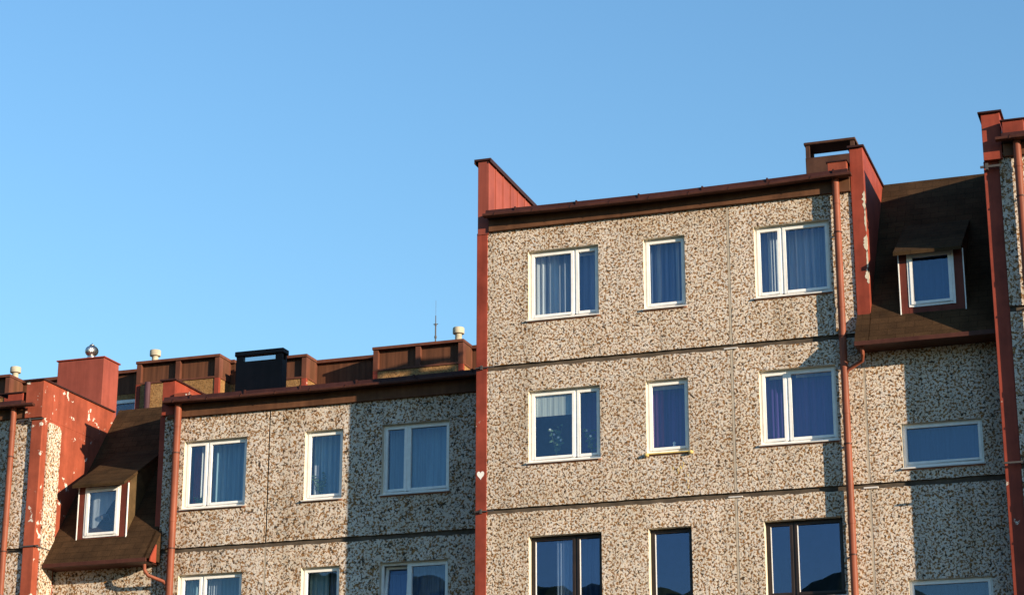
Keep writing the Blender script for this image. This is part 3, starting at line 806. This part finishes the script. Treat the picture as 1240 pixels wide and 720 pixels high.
mushroom(r1, -29.35, 8.75, 15.69); mushroom(r1, -25.15, 8.5, 15.69); mushroom(r2, -16.95, 8.4, 15.47)
b = MB(); b.tube([(-17.5, 8.3, 15.47), (-17.5, 8.3, 16.0)], .017, 8); b.tube([(-17.5, 8.3, 16.0), (-17.5, 8.3, 16.22)], .011, 8)
b.tube([(-17.5, 8.3, 15.66), (-17.5, 8.3, 15.71)], .03, 8); b.tube([(-17.5, 8.3, 15.97), (-17.5, 8.3, 16.02)], .028, 8)
b.box(-17.56, -17.44, 8.29, 8.31, 16.0, 16.012); b.tube([(-17.5, 8.3, 16.2), (-17.5, 8.3, 16.6)], .0035, 6)
b.build('antenna', 'iron', r2)

# ================================================================ small things in the windows
def plant(name, label, x, y, z, h, seed, flower=False, pot=True):
    t = thing(name, label, 'houseplant', (x, y, z), 'houseplants on the window sills'); rnd = random.Random(seed)
    b = MB(); b.lathe(x, y, [(.045, z), (.06, z + .1), (.065, z + .11), (.05, z + .105)], 14); b.build('pot', 'pot', t)
    b = MB(); tips = []
    for k in range(7):
        a = rnd.uniform(0, 6.28); l = h * rnd.uniform(.5, 1); dx = math.cos(a) * .18 * rnd.uniform(.3, 1); dy = math.sin(a) * .05
        pts = [(x + dx * (i / 5) ** 1.4, y + dy * (i / 5), z + .1 + l * (i / 5)) for i in range(6)]
        b.tube(pts, [.006, .006, .005, .004, .004, .003], 6)
        for i in range(2, 6):
            for q in range(2):
                p = Vector(pts[i]); a2 = rnd.uniform(0, 6.28); L = rnd.uniform(.05, .09)
                d = Vector((math.cos(a2), .3 * math.sin(a2), rnd.uniform(-.4, .6))).normalized(); w = d.cross(Vector((0, 1, 0))).normalized() * L * .28
                b.poly([tuple(p), tuple(p + d * L * .5 + w), tuple(p + d * L), tuple(p + d * L * .5 - w)])
        tips.append(pts[-1])
    b.build('foliage', 'leaf', t, fix=False)
    if flower:
        b = MB()
        for k, p in enumerate(tips[:4]):
            for q in range(5):
                a2 = q * 1.2566 + k; c = Vector(p); d = Vector((math.cos(a2), -.2, math.sin(a2))); w = Vector((-math.sin(a2), 0, math.cos(a2)))
                b.poly([tuple(c), tuple(c + d * .016 + w * .011), tuple(c + d * .028), tuple(c + d * .016 - w * .011)])
        b.build('flower', 'flower', t, fix=False)
    return t
plant('houseplant', 'flowering potted plant in the window under the cream blind', -11.9, .28, 10.47, .62, 5, True)
plant('houseplant', 'low leafy plant behind the small pane beside the cream blind', -11.2, .3, 10.47, .5, 9, True)
plant('houseplant', 'bushy plant in the window with maroon and white curtains', -20.1, YB + .28, 10.36, .22, 15)
plant('houseplant', 'tall thin plant in the single window on the shadow edge of the lower block', -17.4, YB + .28, 10.36, .5, 22)
t = thing('figurine', 'small white ornament standing in the window with the yellow foamed sill', 'ornament', (-9.58, .24, 10.46))
b = MB(); b.lathe(-9.58, .24, [(.05, 10.46), (.055, 10.49), (.03, 10.53), (.045, 10.57), (.03, 10.61), (.02, 10.63), (.03, 10.66), (.01, 10.69)], 14); b.build('body', 'white', t, smooth=True)
t = thing('desk_lamp', 'dark desk lamp silhouette inside the left dormer window', 'lamp', (-22.1, YB + .12, 9.92))
b = MB(); b.lathe(-22.1, YB + .12, [(.09, 9.92), (.09, 9.94), (.02, 9.955)], 16); b.tube([(-22.1, YB + .12, 9.94), (-22.08, YB + .12, 10.2), (-22.16, YB + .12, 10.36)], .012, 8); b.build('stand', 'iron', t)
b = MB(); b.tube([(-22.16, YB + .12, 10.36), (-22.22, YB + .1, 10.34), (-22.28, YB + .08, 10.29)], [.03, .05, .075], 12); b.build('lamp_shade', 'iron', t)

# ================================================================ setting
def structure(o): o['kind'] = 'structure'; return o
m, nt, out = new_mat('ground_grass_and_asphalt')
n = noise(nt, coords(nt), .05, 5, .6); n2 = noise(nt, coords(nt), 8, 3, .6)
c = mix(nt, ramp(nt, n, [(.45, (0, 0, 0)), (.55, (1, 1, 1))]), (.034, .044, .02), (.045, .044, .042))
bsdf(nt, out, c, .95, n2, .3, .02, .1)
b = MB(); b.quad((-3000, -3000, 0), (3000, -3000, 0), (3000, 3000, 0), (-3000, 3000, 0))
structure(b.build('ground', m, None))
# wooded hill opposite the facades: seen only as a reflection in the lowest panes
m, nt, out = new_mat('wooded_hillside')
n = noise(nt, coords(nt), .12, 5, .7)
bsdf(nt, out, ramp(nt, n, [(.35, (.035, .05, .02)), (.65, (.10, .115, .05))]), .95, n, .6, 1.5, .05)
SK = [(-700, 60), (-420, 78), (-300, 80), (-240, 83), (-214, 87), (-203, 91), (-194, 87), (-182, 87), (-174, 84), (-151, 84), (-142, 82), (-136, 82.5), (-119, 79),
      (-97, 76), (-90, 78), (-87, 81), (-81, 82.5), (-75, 79.5), (-66, 78), (-60, 75), (-40, 73), (0, 60), (60, 30), (130, 4), (170, 0)]
def sky_z(x):
    for (xa, za), (xb, zb) in zip(SK, SK[1:]):
        if xa <= x <= xb: return za + (zb - za) * (x - xa) / (xb - xa)
    return 0
b = MB(); rnd = random.Random(2)
xs = [-700 + 20 * i for i in range(21)] + [-298 + 2.5 * i for i in range(110)] + [0 + 15 * i for i in range(12)]
xs = sorted(set(xs)); ny = 16; nx = len(xs) - 1
for j in range(ny + 1):
    v = j / ny; y = -300 - 240 * v
    for x in xs:
        q = (1 - abs(v - .5) * 2) ** .9
        h = sky_z(x * (1 if v == .5 else 1 + .1 * (v - .5)) ) * q * (1 if v == .5 else .96)
        b.v.append((x, y + rnd.uniform(-2, 2) * q, h - .5 + rnd.uniform(-1.1, 1.1) * min(1, q * 3)))
for j in range(ny):
    for i in range(nx):
        a = j * (nx + 1) + i
        b.f.append((a, a + 1, a + nx + 2, a + nx + 1)); b.m.append(0)
structure(b.build('hill', m, None, smooth=True))

# ---------------------------------------------------------------- light
AZ, EL = 67.0, 11.5            # sun: degrees from the facade normal towards +X, elevation
sd = Vector((math.cos(R(EL)) * math.sin(R(AZ)), -math.cos(R(EL)) * math.cos(R(AZ)), math.sin(R(EL))))
L = bpy.data.lights.new('sun', 'SUN'); L.energy = 5.0; L.angle = R(.5); L.color = (1.0, .81, .58)
so = bpy.data.objects.new('sun', L); COL.objects.link(so)
so.rotation_euler = (-sd).to_track_quat('-Z', 'Y').to_euler(); so.location = sd * 60
w = bpy.data.worlds.new('World'); scene.world = w; w.use_nodes = True
nt = w.node_tree; nt.nodes.clear()
sky = nt.nodes.new('ShaderNodeTexSky'); sky.sky_type = 'NISHITA'; sky.sun_disc = False
sky.sun_elevation = R(EL); sky.sun_rotation = math.atan2(sd.x, sd.y)
sky.air_density = 1.5; sky.dust_density = 0.0; sky.ozone_density = 5.2
bg = nt.nodes.new('ShaderNodeBackground'); bg.inputs['Strength'].default_value = .15
ow = nt.nodes.new('ShaderNodeOutputWorld')
nt.links.new(sky.outputs[0], bg.inputs[0]); nt.links.new(bg.outputs[0], ow.inputs[0])

# ---------------------------------------------------------------- camera
PITCH, YAW, ROLL, F, DIST = .3027, -.3327, .001, 2541.9, 36.74
cd = bpy.data.cameras.new('camera'); cd.sensor_width = 36; cd.lens = 36 * F / 1240; cd.clip_end = 8000; cd.clip_start = .1
cam = bpy.data.objects.new('camera', cd); COL.objects.link(cam)
fw = Vector((math.sin(YAW) * math.cos(PITCH), math.cos(YAW) * math.cos(PITCH), math.sin(PITCH)))
rt = Vector((math.cos(YAW), -math.sin(YAW), 0)); up = rt.cross(fw)
r2_ = rt * math.cos(ROLL) + up * math.sin(ROLL); u2_ = -rt * math.sin(ROLL) + up * math.cos(ROLL)
cam.matrix_world = Matrix(((r2_.x, u2_.x, -fw.x, 0), (r2_.y, u2_.y, -fw.y, -DIST), (r2_.z, u2_.z, -fw.z, 1.6), (0, 0, 0, 1)))
scene.camera = cam
vs = scene.view_settings
vs.view_transform = 'Standard'; vs.look = 'None'; vs.exposure = 0.87; vs.gamma = 1; vs.use_curve_mapping = False
scene.cycles.use_denoising = True
scene.cycles.transparent_max_bounces = 12
